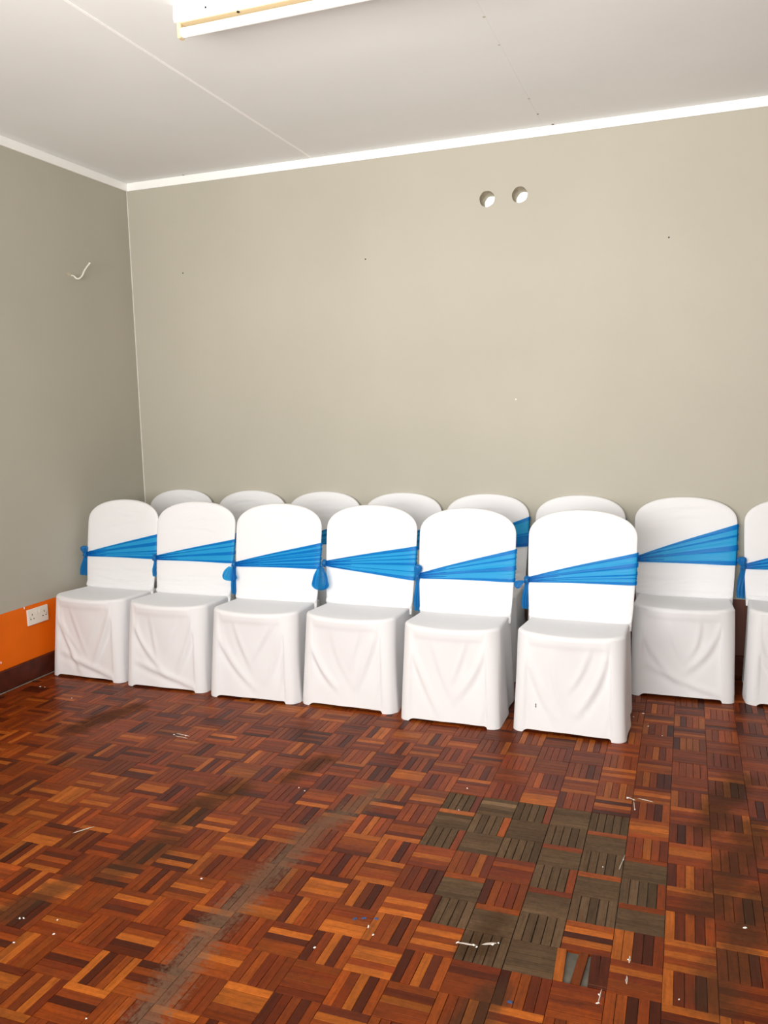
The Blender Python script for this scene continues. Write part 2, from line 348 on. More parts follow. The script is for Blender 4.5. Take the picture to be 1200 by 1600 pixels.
structure(mb, 'window_1', M['trim'])
# ground outside the window
structure(MB().box(-6, 11, -14, RY - WT, -0.12, -0.06), 'floor_outside', simple('pale_concrete', (0.45, 0.43, 0.40), 0.9, 0.1, 2))

ceiling = structure(MB().box(-WT, RX + WT, RY - WT, WT, RZ + 0.012, RZ + 0.07), 'ceiling', M['ceiling'])
SEAMS = [1.252, 2.5335, 3.815, 5.10]
xb = [0.0] + SEAMS + [RX]
for i in range(5):
    MB().box(xb[i] + 0.0015, xb[i + 1] - 0.0015, RY, 0.0, RZ, RZ + 0.012).build('ceiling_board', M['ceiling'], ceiling)
for i, x in enumerate(SEAMS):
    w = 0.0045 if i == 0 else 0.003
    o = MB().box(x - w, x + w, RY, -0.012, RZ - (0.003 if i == 0 else 0.0006), RZ + 0.004).build('joint_strip', M['seam'] if i == 0 else M['ceiling'], ceiling)
for (x, y, r) in [(2.533, -1.295, .006), (2.533, -1.042, .005), (2.537, -0.421, .007), (2.541, -.2, .005), (2.585, -0.02, .007), (0.42, -0.02, 0.006)]:
    V = [(x + r * math.cos(a), y + r * math.sin(a), RZ - 0.0012) for a in [k * math.pi / 4 for k in range(8)]]
    link('nail_head', mesh('nail_head', V, [tuple(range(8))[::-1]]), M['skirting'] if y > -.3 else M['hole'], ceiling)

# white batten round the top of the walls
structure(MB().box(0.012, RX, -0.012, 0, 2.7365, RZ - 0.0005, 0.0015), 'trim_1', M['trim'])
structure(MB().box(0, 0.012, RY, 0, 2.7365, RZ - 0.0005, 0.0015), 'trim_2', M['trim'])
structure(MB().box(RX - 0.012, RX, RY, -0.012, 2.7365, RZ - 0.0005, 0.0015), 'trim_3', M['trim'])
# skirting boards
structure(MB().box(0, 0.02, RY, -0.0, 0.004, 0.11, 0.003), 'baseboard_left', M['skirting'])
structure(MB().box(0.02, RX - .02, -0.02, 0, 0.004, 0.11, 0.003), 'baseboard_back', M['skirting'])
structure(MB().box(RX - 0.02, RX, RY, -0.02, 0.004, 0.11, 0.003), 'baseboard_right', M['skirting'])
structure(MB().tube([(0.021, RY, 0.001), (0.021, -0.02, 0.001)], 0.003, 6), 'trim_4', M['grout'])
structure(MB().tube([(0.001, -0.001, 0.4), (0.001, -0.001, 1.5), (0.001, -0.001, 2.737)], 0.0045, 8), 'trim_5', M['caulk'])
for (y, z) in [(-1.33, 0.072)]:
    MB().tube([(0.0195, y, z), (0.0225, y, z)], 0.005, 8).build('paint_fleck', M['fleck'], bpy.data.objects['baseboard_left'])
for (y, z) in [(-1.268, .152), (-1.085, .392)]:
    MB().tube([(-0.0005, y, z), (0.0025, y + .002, z)], [0.008, 0.004], 8).build('paint_chip', M['seam'], wall_left)

# ------------------------------------------------------------------ parquet floor
floor = structure(MB().box(0, RX, RY, 0, -0.06, -0.0085), 'floor', M['mastic'])
PQ = 0.1262; GX, GY = 3.2265, -2.4135
rng = np.random.default_rng(11)
def lin(c): return tuple(c)
PAL_MID = [(0.195, 0.034, 0.0045), (0.22, 0.042, 0.005), (0.165, 0.027, 0.0042), (0.245, 0.050, 0.006), (0.135, 0.021, 0.004), (0.21, 0.037, 0.004), (0.18, 0.033, 0.0055)]
C_BRIGHT = (0.39, 0.098, 0.012); C_DARK = (0.062, 0.011, 0.0035); C_GREY = (0.106, 0.063, 0.033)
def cell_of(x, y):
    i = math.floor((x - GX) / PQ); j = math.floor((y - GY) / PQ)
    fx = (x - GX) / PQ - i; fy = (y - GY) / PQ - j
    hor = (i + j) % 2 == 0
    return i, j, min(4, int((fy if hor else fx) * 5))
ann = {}
for (x, y) in GREY:
    i, j, k = cell_of(x, y)
    for q in range(5): ann[i, j, q] = 'g'
for (x, y) in BRIGHT: ann[cell_of(x, y)] = 'b'
for (x, y) in DARK: ann[cell_of(x, y)] = 'd'
LOOSE = cell_of(3.04, -2.47)[:2]
i0, i1 = math.floor((0 - GX) / PQ), math.floor((RX - GX) / PQ)
j0, j1 = math.floor((RY - GY) / PQ), math.floor((0 - GY) / PQ)
strips = []
for i in range(i0, i1 + 1):
    for j in range(j0, j1 + 1):
        hor = (i + j) % 2 == 0
        bias = rng.normal(0, 0.13)
        for k in range(5):
            w = PQ / 5
            if hor: cx, cy, lx, ly = GX + (i + .5) * PQ, GY + j * PQ + (k + .5) * w, PQ, w
            else: cx, cy, lx, ly = GX + i * PQ + (k + .5) * w, GY + (j + .5) * PQ, w, PQ
            x0, x1, y0, y1 = max(cx - lx / 2, 0.0), min(cx + lx / 2, RX), max(cy - ly / 2, RY), min(cy + ly / 2, 0)
            if x1 - x0 < 0.004 or y1 - y0 < 0.004: continue
            t = ann.get((i, j, k))
            base = PAL_MID[rng.integers(len(PAL_MID))]
            u = rng.random()
            f = math.exp(bias + rng.normal(0, 0.13)); al = 0.0
            if t == 'b': base = C_BRIGHT; f = math.exp(rng.normal(0, 0.12))
            elif t == 'd': base = C_DARK; f = math.exp(rng.normal(0, 0.15))
            elif t == 'g' and k == 4 and rng.random() < (0.55 if hor else 0.35): f *= 1.1
            elif t == 'g': base = C_GREY; f = math.exp(rng.normal(0, 0.16)); al = 1.0
            elif u < 0.10: base = C_BRIGHT; f *= 0.85
            elif u < 0.20: base = C_DARK; f *= 1.2
            tone = (base[0] * f, base[1] * f, base[2] * f, al)
            dz = rng.uniform(-0.0006, 0.0004) - (0.0006 if t == 'g' else 0); tilt = rng.normal(0, 0.0022); gap = rng.uniform(0.0003, 0.0008) + (0.0006 if t == 'g' else 0)
            rot = 0.0
            if (i, j) == LOOSE:
                gap = 0.001; sh = [(-.004, 0.05), None, (-0.006, -0.07), (0.004, .03), (0.002, .0)][k]
                if sh is None: continue
                x0 += sh[0]; x1 += sh[0]; rot = sh[1]; dz = 0.0008
            strips.append((x0 + gap, x1 - gap, y0 + gap, y1 - gap, dz, tilt, hor, tone, rot))
def strip_geo(st):
    x0, x1, y0, y1, dz, tilt, hor, tone, rot = st
    cx, cy = (x0 + x1) / 2, (y0 + y1) / 2; hx, hy = (x1 - x0) / 2, (y1 - y0) / 2; ch = 0.0006
    V = []
    for (s, z) in ((0, -0.008), (0, -ch), (ch, 0)):
        for (a, b) in ((-1, -1), (1, -1), (1, 1), (-1, 1)):
            lx, ly = a * (hx - s), b * (hy - s)
            zz = z + dz + (tilt * (ly if hor else lx) if z > -0.007 else 0)
            c, sn = math.cos(rot), math.sin(rot)
            V.append((cx + c * lx - sn * ly, cy + sn * lx + c * ly, zz))
    Fc = [(8, 9, 10, 11)] + [(r * 4 + k, r * 4 + (k + 1) % 4, r * 4 + 4 + (k + 1) % 4, r * 4 + 4 + k) for r in (0, 1) for k in range(4)]
    return V, Fc
def strip_attr(me, sts, per_f, offs):
    tones = np.repeat(np.array([s[7] for s in sts], dtype=np.float32), per_f, axis=0)
    at = me.attributes.new('tone', 'FLOAT_COLOR', 'FACE'); at.data.foreach_set('color', tones.ravel())
    uvl = me.uv_layers.new(name='UVMap')
    co = np.empty(len(me.vertices) * 3, dtype=np.float32); me.vertices.foreach_get('co', co); co = co.reshape(-1, 3)
    vi = np.empty(len(me.loops), dtype=np.int32); me.loops.foreach_get('vertex_index', vi)
    own = vi // 12
    hor = np.array([s[6] for s in sts])[own]; of = np.array(offs)[own]
    p = co[vi]
    uv = np.where(hor[:, None], p[:, :2], p[:, 1::-1]) + of
    uvl.data.foreach_set('uv', uv.astype(np.float32).ravel())
def visible_size(st):
    P = np.array([[(st[0] + st[1]) / 2, (st[2] + st[3]) / 2, 0.0]]) - CAM
    z = P @ CF; u = 600 + F_PX * (P @ CR) / z; v = 800 - F_PX * (P @ CU) / z
    if z[0] < 0.1 or not (-5 < u[0] < 1205 and 0 < v[0] < 1605): return 0.0
    return float(-(P[0, 2]) / z[0] ** 3)
size = [visible_size(s) for s in strips]
order = sorted(range(len(strips)), key=lambda q: -size[q])
near = set(order[:300])
offs_all = rng.uniform(-30, 30, (len(strips), 2))
for q in order[:300]:
    V, Fc = strip_geo(strips[q]); me = mesh('parquet_strip', V, Fc)
    strip_attr(me, [strips[q]], 9, [offs_all[q]])
    link('parquet_strip', me, M['parquet'], floor)
V, Fc, sts, of = [], [], [], []
for q in order[300:]:
    v, f = strip_geo(strips[q]); b = len(V); V += v; Fc += [tuple(a + b for a in g) for g in f]; sts.append(strips[q]); of.append(offs_all[q])
me = mesh('parquet_strips', V, Fc); strip_attr(me, sts, 9, of)
tag(link('parquet_strips', me, M['parquet'], floor), kind='stuff')
# dried paint flecks and spots stuck to the floor
def blob(name, x, y, r, mat, el=1.0, ang=0.0):
    V = []
    for ring, z in ((1.0, 0.0004), (0.7, 0.0022)):
        for k in range(9):
            a = 2 * math.pi * k / 9; w = r * ring * (1 + 0.3 * math.sin(2 * a + x * 31) + 0.15 * math.sin(5 * a + y * 17))
            lx, ly = w * el * math.cos(a), w * math.sin(a)
            V.append((x + lx * math.cos(ang) - ly * math.sin(ang), y + lx * math.sin(ang) + ly * math.cos(ang), z))
    Fc = [(k, (k + 1) % 9, 9 + (k + 1) % 9, 9 + k) for k in range(9)] + [tuple(range(9, 18))]
    link(name, mesh(name, V, Fc), mat, floor)
for (x, y) in FLECK:
    el = random.choice([1, 1, 1.4, 2.2]); blob('paint_fleck', x, y, random.uniform(0.0018, 0.0034), M['fleck'], el, random.uniform(0, 3))
for (x, y) in BLUE: blob('paint_spot', x, y, 0.0058, M['bluefleck'])
for (ax, ay, bx, by, w) in STREAK:
    d = math.hypot(bx - ax, by - ay); blob('paint_streak', (ax + bx) / 2, (ay + by) / 2, w, M['streak'], d / 2 / w, math.atan2(by - ay, bx - ax))

# ------------------------------------------------------------------ covered chairs
SEAT_Z = 0.437
def smooth01(t): t = np.clip(t, 0, 1); return t * t * (3 - 2 * t)
NF, NCR, NS, NBK = 72, 10, 22, 14
def loop(hwf, hwb, yf, yb, r):
    """closed outline: front (left to right), corner, right side, back, left side; returns Nx2, normals"""
    P, Nn = [], []
    r2 = 0.03
    for k in range(NF): P.append((-hwf + r + (2 * hwf - 2 * r) * k / NF, yf)); Nn.append((0, -1))
    for k in range(NCR):
        a = -math.pi / 2 + math.pi / 2 * k / NCR; P.append((hwf - r + r * math.cos(a), yf + r + r * math.sin(a))); Nn.append((math.cos(a), math.sin(a)))
    for k in range(NS):
        t = k / NS; P.append((hwf + (hwb - hwf) * t, yf + r + (yb - r2 - yf - r) * t)); Nn.append((1, 0))
    for k in range(NBK):
        t = k / NBK; P.append((hwb - 2 * hwb * t, yb)); Nn.append((0, 1))
    for k in range(NS):
        t = 1 - k / NS; P.append((-(hwf + (hwb - hwf) * t), yf + r + (yb - r2 - yf - r) * t)); Nn.append((-1, 0))
    for k in range(NCR):
        a = -math.pi + math.pi / 2 * k / NCR; P.append((-hwf + r + r * math.cos(a), yf + r + r * math.sin(a))); Nn.append((math.cos(a), math.sin(a)))
    return np.array(P), np.array(Nn)
def bez(p0, p1, p2, n=28):
    t = np.linspace(0, 1, n)[:, None]
    return (1 - t) ** 2 * np.array(p0) + 2 * t * (1 - t) * np.array(p1) + t * t * np.array(p2)
def crease(X, Z, c, A, w):
    """ridge along the curve with a valley on one side; fades out at the ends"""
    P = bez(*c); d2 = (X[..., None] - P[:, 0]) ** 2 + (Z[..., None] - P[:, 1]) ** 2
    k = d2.argmin(-1); d = np.sqrt(np.take_along_axis(d2, k[..., None], -1)[..., 0])
    T = np.gradient(P, axis=0); T /= np.linalg.norm(T, axis=1)[:, None]
    sg = (X - P[k, 0]) * T[k, 1] - (Z - P[k, 1]) * T[k, 0]
    fade = np.sin(np.pi * (0.06 + 0.88 * k / (len(P) - 1))) ** 0.7
    return A * fade * (np.exp(-(d / w) ** 2) - 0.75 * np.exp(-((sg - 1.7 * w) / (1.1 * w)) ** 2) * np.exp(-(d / (4 * w)) ** 2))
def split_mesh(name, V, Fc, VN):
    used = sorted({i for f in Fc for i in f}); mp = {a: b for b, a in enumerate(used)}
    me = mesh(name, [V[i] for i in used], [tuple(mp[i] for i in f) for f in Fc], True)
    me.normals_split_custom_set_from_vertices([tuple(map(float, VN[i])) for i in used])
    return me
def seat_and_skirt(root, rs, lift, width):
    zr, rr = SEAT_Z - 0.017, 0.017
    rows = []
    hs = np.linspace(0, 1, 44)
    for t in hs: rows.append(('k', t))
    for a in np.linspace(0, math.pi / 2, 9)[1:]: rows.append(('r', a))
    for q in (0.96, 0.9, 0.8, 0.65, 0.5, 0.35, 0.2, 0.08): rows.append(('t', q))
    V = []; n = None
    flare = width
    cl = []
    j = lambda s: rs.uniform(-s, s)
    cl.append((((-0.205, .40), (-0.165 + j(.02), .22 + j(.03)), (-0.02 + j(.05), .07 + j(.03))), rs.uniform(.006, .011), .016, 1))
    cl.append((((0.175 + j(.02), .40), (0.12 + j(.03), .24 + j(.03)), (0.03 + j(.05), .11 + j(.03))), rs.uniform(.007, .012), .017, -1))
    cl.append((((-0.07 + j(.02), .37), (-0.06 + j(.02), .25), (0.0 + j(.04), .12 + j(.04))), rs.uniform(.002, .005), .014, 1))
    cl.append((((0.09 + j(.03), .38), (0.06 + j(.03), .27), (0.0 + j(.03), .2)), rs.uniform(.002, .006), .013, -1))
    cl.append((((-0.15, .36), (-.17, .28), (-0.10 + j(.04), .16)), rs.uniform(.002, .005), .011, 1))
    if rs.random() < 0.5: cl.append((((-0.16, .14 + j(.03)), (0.0, .07), (0.20, .015)), rs.uniform(.005, .010), .017, 1))
    else: cl.append((((0.2, .22 + j(.03)), (0.17, .12), (0.15, .02)), rs.uniform(.003, .006), .014, -1))
    ph = rs.uniform(0, 6, 4)
    for kind, t in rows:
        if kind == 'k':
            z = zr * t; hw = flare + (0.227 - flare) * t ** 0.85; hb = 0.225 + (0.215 - 0.225) * t; yf = -0.207 + 0.014 * t; yb = 0.195 - 0.03 * t; r = 0.055
            P, Nn = loop(hw, hb, yf, yb, r); n = len(P)
            X = P[:, 0]; ax = np.abs(X) / hw
            front = np.zeros(n); front[:NF] = 1; 
            corner = np.exp(-((ax - 0.93) / 0.10) ** 2) * (P[:, 1] < 0.0)
            hem = lift * smooth01((0.86 - ax) / 0.16) * front + 0.6 * lift * (1 - front) * smooth01((P[:, 1] + 0.12) / 0.05)
            zz = z + hem * (1 - t) ** 3
            # cloth sags in between the legs and stays tight over them
            sag = -0.014 * np.sin(np.pi * np.clip(t * 0.93 + .05, 0, 1)) * smooth01((0.92 - ax) / 0.3) * front
            leg = 0.006 * corner * (1 - t) ** 1.5
            d = sag + leg
            Zf = np.full(n, z)
            for c, A, w, sgn in cl:
                if sgn > 0: d += crease(X, Zf, c, A, w) * front
                else:
                    c2 = tuple((-p[0], p[1]) for p in c); d += crease(-X, Zf, c2, A, w) * front
            d += 0.0035 * smooth01((t - 0.90) / 0.02) * smooth01((0.75 - ax) / 0.1) * front      # edge of the seat pan pressing through
            d += front * 0.0018 * np.sin(X * 33 + ph[0] + z * 9) * np.sin(z * 13 + ph[1])
            side = 1 - front
            d += side * 0.004 * np.sin(P[:, 1] * 30 + ph[2] + z * 5) * (1 - t) * (np.abs(Nn[:, 0]) > .9)
            P = P + Nn * d[:, None]
        elif kind == 'r':
            ins = rr * (1 - math.cos(t)); P, Nn = loop(0.227 - ins, 0.215 - ins * .5, -0.193 + ins, 0.165 - ins, 0.055 - ins * .4); zz = np.full(n, zr + rr * math.sin(t))
            ax = np.abs(P[:, 0]) / 0.227
        else:
            P, Nn = loop(0.210, 0.2065, -0.176, 0.148, 0.0482); P = P * t + np.array([0, 0.0]) * (1 - t); zz = np.full(n, zr + rr) - 0.006 * (1 - t ** 2)
        if kind != 'k':
            zz = zz - 0.008 * smooth01((P[:, 1] + 0.16) / 0.30) * (1 if kind == 't' else math.sin(t))
        if kind != 'k':  # front edge bows down a little in the middle
            zz = zz - 0.006 * np.exp(-((P[:, 1] + 0.19) / .05) ** 2) * (1 - (P[:, 0] / .2) ** 2) * (1 if kind == 't' else math.sin(t))
        tb = t ** 2 if kind == 'k' else 1.0
        P = P.copy(); P[:, 1] += tb * (0.042 * (P[:, 0] / 0.227) ** 2 - 0.016) * np.exp(-((P[:, 1] + 0.19) / 0.09) ** 2)
        V += [(P[k, 0], P[k, 1], zz[k]) for k in range(n)]
    R = len(rows); V.append((0, 0, V[(R - 1) * n][2])); ci = len(V) - 1
    Fc = [(r * n + k, r * n + (k + 1) % n, (r + 1) * n + (k + 1) % n, (r + 1) * n + k) for r in range(R - 1) for k in range(n)]
    cap = [((R - 1) * n + k, (R - 1) * n + (k + 1) % n, ci) for k in range(n)]
    full = mesh('tmp', V, Fc + cap, True); VN = [tuple(v.normal) for v in full.vertices]; bpy.data.meshes.remove(full)
    cut = (44 - 1 + 3) * n
    link('skirt', split_mesh('skirt', V, Fc[:cut], VN), M['fabric'], root)
    link('seat', split_mesh('seat', V, Fc[cut:] + cap, VN), M['fabric'], root)
    return V[:44 * n]

BZ0, BZ1, BZT = 0.395, 0.795, 0.914        # backrest: bottom, start of the arch, top
def back_w(z):
    if z <= BZ1:
        t = (z - BZ0) / (BZ1 - BZ0); return 0.226 + 0.015 * math.sin(t * math.pi / 2)
    q = min(1.0, (z - BZ1) / (BZT - BZ1)); return 0.241 * max(0.0, 1 - q ** 2.25) ** (1 / 2.25)
def back_y(z):
    t = (z - 0.40) / 0.51; return 0.115 + 0.075 * t + 0.012 * t * t
def back_pt(c, z, off=0.0, hw=None):
    """point on the backrest: c 0 left edge, .25 middle of the front, .5 right edge, .75 middle of the rear"""
    hw = back_w(z) if hw is None else hw
    th = 0.017 * min(1.0, (hw / 0.12)) ** 0.5
    c = c % 1.0
    w = -1 + 4 * c if c <= 0.5 else 3 - 4 * c
    w = math.sin(w * math.pi / 2)
    x = (hw + off) * w
    y = (th + off) * max(0.0, 1 - abs(w) ** 4.4) ** 0.4 * (-1 if c <= 0.5 else 1)
    q = x / 0.241
    return x, back_y(z) + y - 0.016 * q * q, z
def backrest(root, rs):
    n = 144; rows = list(np.linspace(BZ0, 0.49, 26)) + list(np.linspace(0.49, BZ1, 40))[1:] + [BZ1 + (BZT - BZ1) * math.sin(a) for a in np.linspace(0, math.pi / 2, 22)[1:-1]] + [BZT - 0.0003]
    wr = []
    for q in range(4):
        z0 = rs.uniform(0.455, 0.54); dz = rs.uniform(-.04, .05); sgn = rs.choice([-1, 1])
        wr.append((((-0.20 * sgn, z0 + dz), (0.0, z0 + rs.uniform(-.012, .012)), (0.21 * sgn, z0 - dz * .4)), rs.uniform(.002, .005), rs.uniform(.007, .012)))
    wr.append((((-0.225, .452 + rs.uniform(-.004, .01)), (0.0, .445), (0.225, .452 + rs.uniform(-.004, .01))), .0045, .0055))
    for q in range(4):
        z0 = rs.uniform(0.78, 0.89)
        wr.append((((-0.13 + rs.uniform(-.05, .05), z0 - rs.uniform(0, .05)), (rs.uniform(-.05, .05), z0 + .01), (rs.uniform(.05, .16), z0 - rs.uniform(-.01, .04))), rs.uniform(.0012, .0034), rs.uniform(.007, .012)))
    Vv = []
    for z in rows:
        for k in range(n):
            # even spacing across the face
            Vv.append(back_pt(k / n, z))
    Vv = np.array(Vv); X = Vv[:, 0]; Z = Vv[:, 2]
    fr = np.array([1.0 if 0.02 < k / n < 0.48 else 0.0 for _ in rows for k in range(n)])
    d = np.zeros(len(Vv))
    for c, A, w in wr: d += crease(X, Z, c, A, w)
    d += 0.010 * np.exp(-((Z - 0.438) / 0.012) ** 2)          # roll of cloth where the back meets the seat
    Vv[:, 1] -= d * fr
    Fc = [(r * n + k, r * n + (k + 1) % n, (r + 1) * n + (k + 1) % n, (r + 1) * n + k) for r in range(len(rows) - 1) for k in range(n)]
    Fc += [tuple((len(rows) - 1) * n + k for k in range(n)), tuple(range(n))[::-1]]
    link('backrest', mesh('backrest', Vv, Fc, True), M['fabric'], root)

def sash(root, rs, zk, zlo, zhi, knot, pleats):
    """organza band: gathered at the left edge (zk), spreading to the right edge (zlo..zhi), returning behind"""
    def layer(c0, c1, v0, v1, off, nv, rip):
        V = []; nc = max(6, int(70 * (c1 - c0)))
        for a in range(nc + 1):
            c = c0 + (c1 - c0) * a / nc; cb = c             # 0 left edge, .5 right edge (front), 1 left edge (behind)
            w_ = -1 + 4 * c if c <= 0.5 else 3 - 4 * c; t = (1 + math.sin(w_ * math.pi / 2)) / 2; cc = c
            lo = zk - 0.010 + (zlo - zk + 0.010) * t ** 0.8; hi = zk + 0.010 + (zhi - zk - 0.010) * t ** 0.93
            for b in range(nv + 1):
                v = v0 + (v1 - v0) * b / nv
                if c1 < 0.3:                                # gathered layers end raggedly
                    c = cb * (0.72 + 0.28 * math.sin(v * 21 + zk * 90)); cc = c
                    w_ = -1 + 4 * c; t = (1 + math.sin(w_ * math.pi / 2)) / 2
                    lo = zk - 0.010 + (zlo - zk + 0.010) * t ** 0.8; hi = zk + 0.010 + (zhi - zk - 0.010) * t ** 0.93
                z = lo + (hi - lo) * v
                rp = rip * t ** 0.5 * math.sin(v * 46 + 3 * math.sin(v * 9 + zk * 50)) + 0.0012 * math.sin(v * 90 + c * 20)
                V.append(back_pt(cc, z, off + 0.005 + rp, back_w(z)))
        Fc = [(a * (nv + 1) + b, (a + 1) * (nv + 1) + b, (a + 1) * (nv + 1) + b + 1, a * (nv + 1) + b + 1) for a in range(nc) for b in range(nv)]
        return V, Fc
    mb = MB()
    mb.add(*layer(0, 1, 0, 1, 0.0, 30, 0.0016))
    mb.add(*layer(0, 0.56, 0.0, 0.11, 0.0022, 4, 0.0008)); mb.add(*layer(0, 0.56, 0.885, 1.0, 0.0022, 4, 0.0008))
    mb.add(*layer(0, 0.19, 0, 1, 0.0035, 32, 0.0012)); mb.add(*layer(0, 0.14, 0, 1, 0.005, 24, 0.0010))
    for (a, b, c1) in pleats: mb.add(*layer(0, c1, a, b, 0.0028, 4, 0.0010))
    me = mesh('sash', mb.v, mb.f, True); so = link('sash', me, M['organza'], root)
    so['label'] = 'sheer blue sash wound round the backrest'
    kx, ky, kz = back_pt(0.0, zk, 0.005)
    ky -= 0.012
    # knot
    V = []; nu, nv = 18, 12
    for i in range(nv + 1):
        th = math.pi * i / nv
        for k in range(nu):
            a = 2 * math.pi * k / nu; r = 1 + 0.16 * math.sin(5 * a + i) + 0.1 * math.sin(3 * th + 2 * a)
            V.append((kx + 0.013 * r * math.sin(th) * math.cos(a), ky + 0.015 * r * math.sin(th) * math.sin(a), kz + 0.017 * r * math.cos(th)))
    Fc = [(i * nu + k, i * nu + (k + 1) % nu, (i + 1) * nu + (k + 1) % nu, (i + 1) * nu + k) for i in range(nv) for k in range(nu)]
    link('knot', mesh('knot', V, Fc, True), M['organza_folded'], so)
    for kind in knot:
        if kind[0] == 'tail':                                # pleated ribbon hanging from the knot
            _, ln, w0, w1, dx, dy = kind; V = []; na, nb = 22, 14
            for lay in (0, 1):
                for i in range(na + 1):
                    t = i / na; w = w0 + (w1 - w0) * t ** 0.7
                    for b in range(nb + 1):
                        q = b / nb - 0.5
                        V.append((kx + dx * t + w * q * 0.85 + 0.003 * math.sin(t * 7 + lay), ky + 0.006 * lay + dy * t + 0.0045 * t * math.sin(q * 15 + 2 * t + lay) + w * q * 0.4,
                                  kz - 0.004 - ln * (1 - 0.08 * lay) * (t + 0.06 * q * t)))
            Fc = [(L * (na + 1) * (nb + 1) + i * (nb + 1) + b, L * (na + 1) * (nb + 1) + i * (nb + 1) + b + 1, L * (na + 1) * (nb + 1) + (i + 1) * (nb + 1) + b + 1, L * (na + 1) * (nb + 1) + (i + 1) * (nb + 1) + b) for L in (0, 1) for i in range(na) for b in range(nb)]
            link('tail', mesh('tail', V, Fc, True), M['organza_folded'], so)
        else:                                                # puffed loop of the bow
            _, ln, wd, ang, dy, open_ = kind; V = []; na, nb = 22, 56
            ca, sa = math.cos(ang), math.sin(ang)
            for i in range(na + 1):
                t = i / na; rad = wd * (0.18 + 0.82 * math.sin(math.pi / 2 * min(1, t * 1.2))) * (1.0 if t < .72 else math.sqrt(max(0.02, 1 - ((t - .72) / .285) ** 2)))
                for k in range(nb):
                    a = 2 * math.pi * k / nb; r = rad * (1 + 0.13 * math.sin(7 * a + zk * 70) + 0.10 * math.sin(12 * a + 2 * t) + 0.08 * math.sin(4 * a + 6 * t))
                    lx, lz = r * math.cos(a), ln * t
                    V.append((kx + (0.010 if wd > .03 else -0.004) + lx * ca + lz * sa, ky - 0.012 + dy + r * open_ * math.sin(a), kz - lx * -sa * 1.0 - lz * ca))
            Fc = [(i * nb + k, i * nb + (k + 1) % nb, (i + 1) * nb + (k + 1) % nb, (i + 1) * nb + k) for i in range(na) for k in range(nb)]
            link('bow_loop', mesh('bow_loop', V, Fc, True), M['organza'] if wd > .03 else M['organza_folded'], so)

P_A = [(.30, .36, .55), (.55, .70, .54), (.2, .24, .5)]
P_B = [(.45, .53, .53), (.62, .66, .5), (.75, .79, .52), (.25, .28, .5)]
P_C = [(.15, .26, .54), (.33, .44, .52), (.5, .57, .53), (.68, .80, .54), (.60, .64, .5)]
P_D = [(.36, .50, .54), (.70, .76, .5)]
TL = ('tail', 0.14, 0.016, 0.040, -0.012, 0.0)
G1, G2 = 'front row of covered chairs', 'back row of covered chairs'
#      x     front y  yaw   lift  zk     zlo    zhi    knot parts, pleats, label, group
CHAIRS = [
 (0.290, -0.985, -2.0, .012, .605, .600, .735, [('tail', .12, .02, .055, -0.03, 0.01), ('loop', .05, .02, math.pi, 0.01, .7)], P_A, 'white covered chair with blue sash nearest the orange wall strip and socket', G1),
 (0.784, -1.005, 0.5, .010, .610, .600, .725, [('tail', .10, .012, .022, -0.012, 0.0)], P_D, 'white covered chair with blue sash, second from the left wall in the front row', G1),
 (1.290, -1.02, 1.5, .012, .600, .595, .725, [('loop', .075, .036, -0.15, -.048, .7), ('tail', .16, .018, .040, -0.012, 0.012)], P_C, 'white covered chair whose closely pleated blue sash has a round rosette knot', G1),
 (1.787, -1.00, -1.0, .014, .622, .560, .725, [('loop', .125, .042, -0.05, -.055, .6)], P_B, 'white covered chair whose blue sash hangs in one big puffed loop', G1),
 (2.290, -1.045, 0.0, .012, .592, .585, .735, [('tail', .17, .022, .034, -0.010, 0.01), ('loop', .06, .018, 2.85, 0, .7)], P_D, 'white covered chair whose blue sash knot has a small upright loop and straight tail', G1),
 (2.812, -1.03, -2.0, .014, .595, .597, .738, [('loop', .052, .016, -1.05, -.02, .9), ('tail', .135, .018, .034, -0.012, 0.01)], P_A, 'rightmost white covered chair of the front row, with a stain on its skirt', G1),
 (0.300, -0.42, 0, .012, .60, .59, .77, [TL], P_A, 'back row covered chair in the corner, only its top showing', G2),
 (0.796, -0.42, 0, .012, .60, .62, .77, [TL], P_B, 'back row covered chair second from the corner', G2),
 (1.275, -0.42, 0, .012, .60, .63, .77, [TL], P_A, 'back row covered chair third from the corner', G2),
 (1.758, -0.42, 0, .012, .60, .61, .75, [TL], P_D, 'back row covered chair fourth from the corner', G2),
 (2.240, -0.42, 0, .012, .60, .645, .80, [TL], [(.0, .40, .56), (.42, .48, .5)], 'back row covered chair fifth from the corner, its dark blue sash end showing', G2),
 (2.735, -0.42, 0, .012, .60, .63, .80, [TL], P_B, 'back row covered chair right behind the rightmost front row chair', G2),
 (3.252, -0.43, 0.0, .014, .600, .590, .790, [('tail', .13, .018, .034, 0.0, 0.0)], P_D, 'wholly visible back row chair in white cover with broad blue sash', G2),
 (3.765, -0.42, 0.0, .012, .585, .575, .735, [('tail', .155, .034, .048, -0.008, 0.0), ('loop', .05, .022, 3.3, 0, .8)], P_A, 'white covered chair cut off by the right edge of the photo', G2),
]
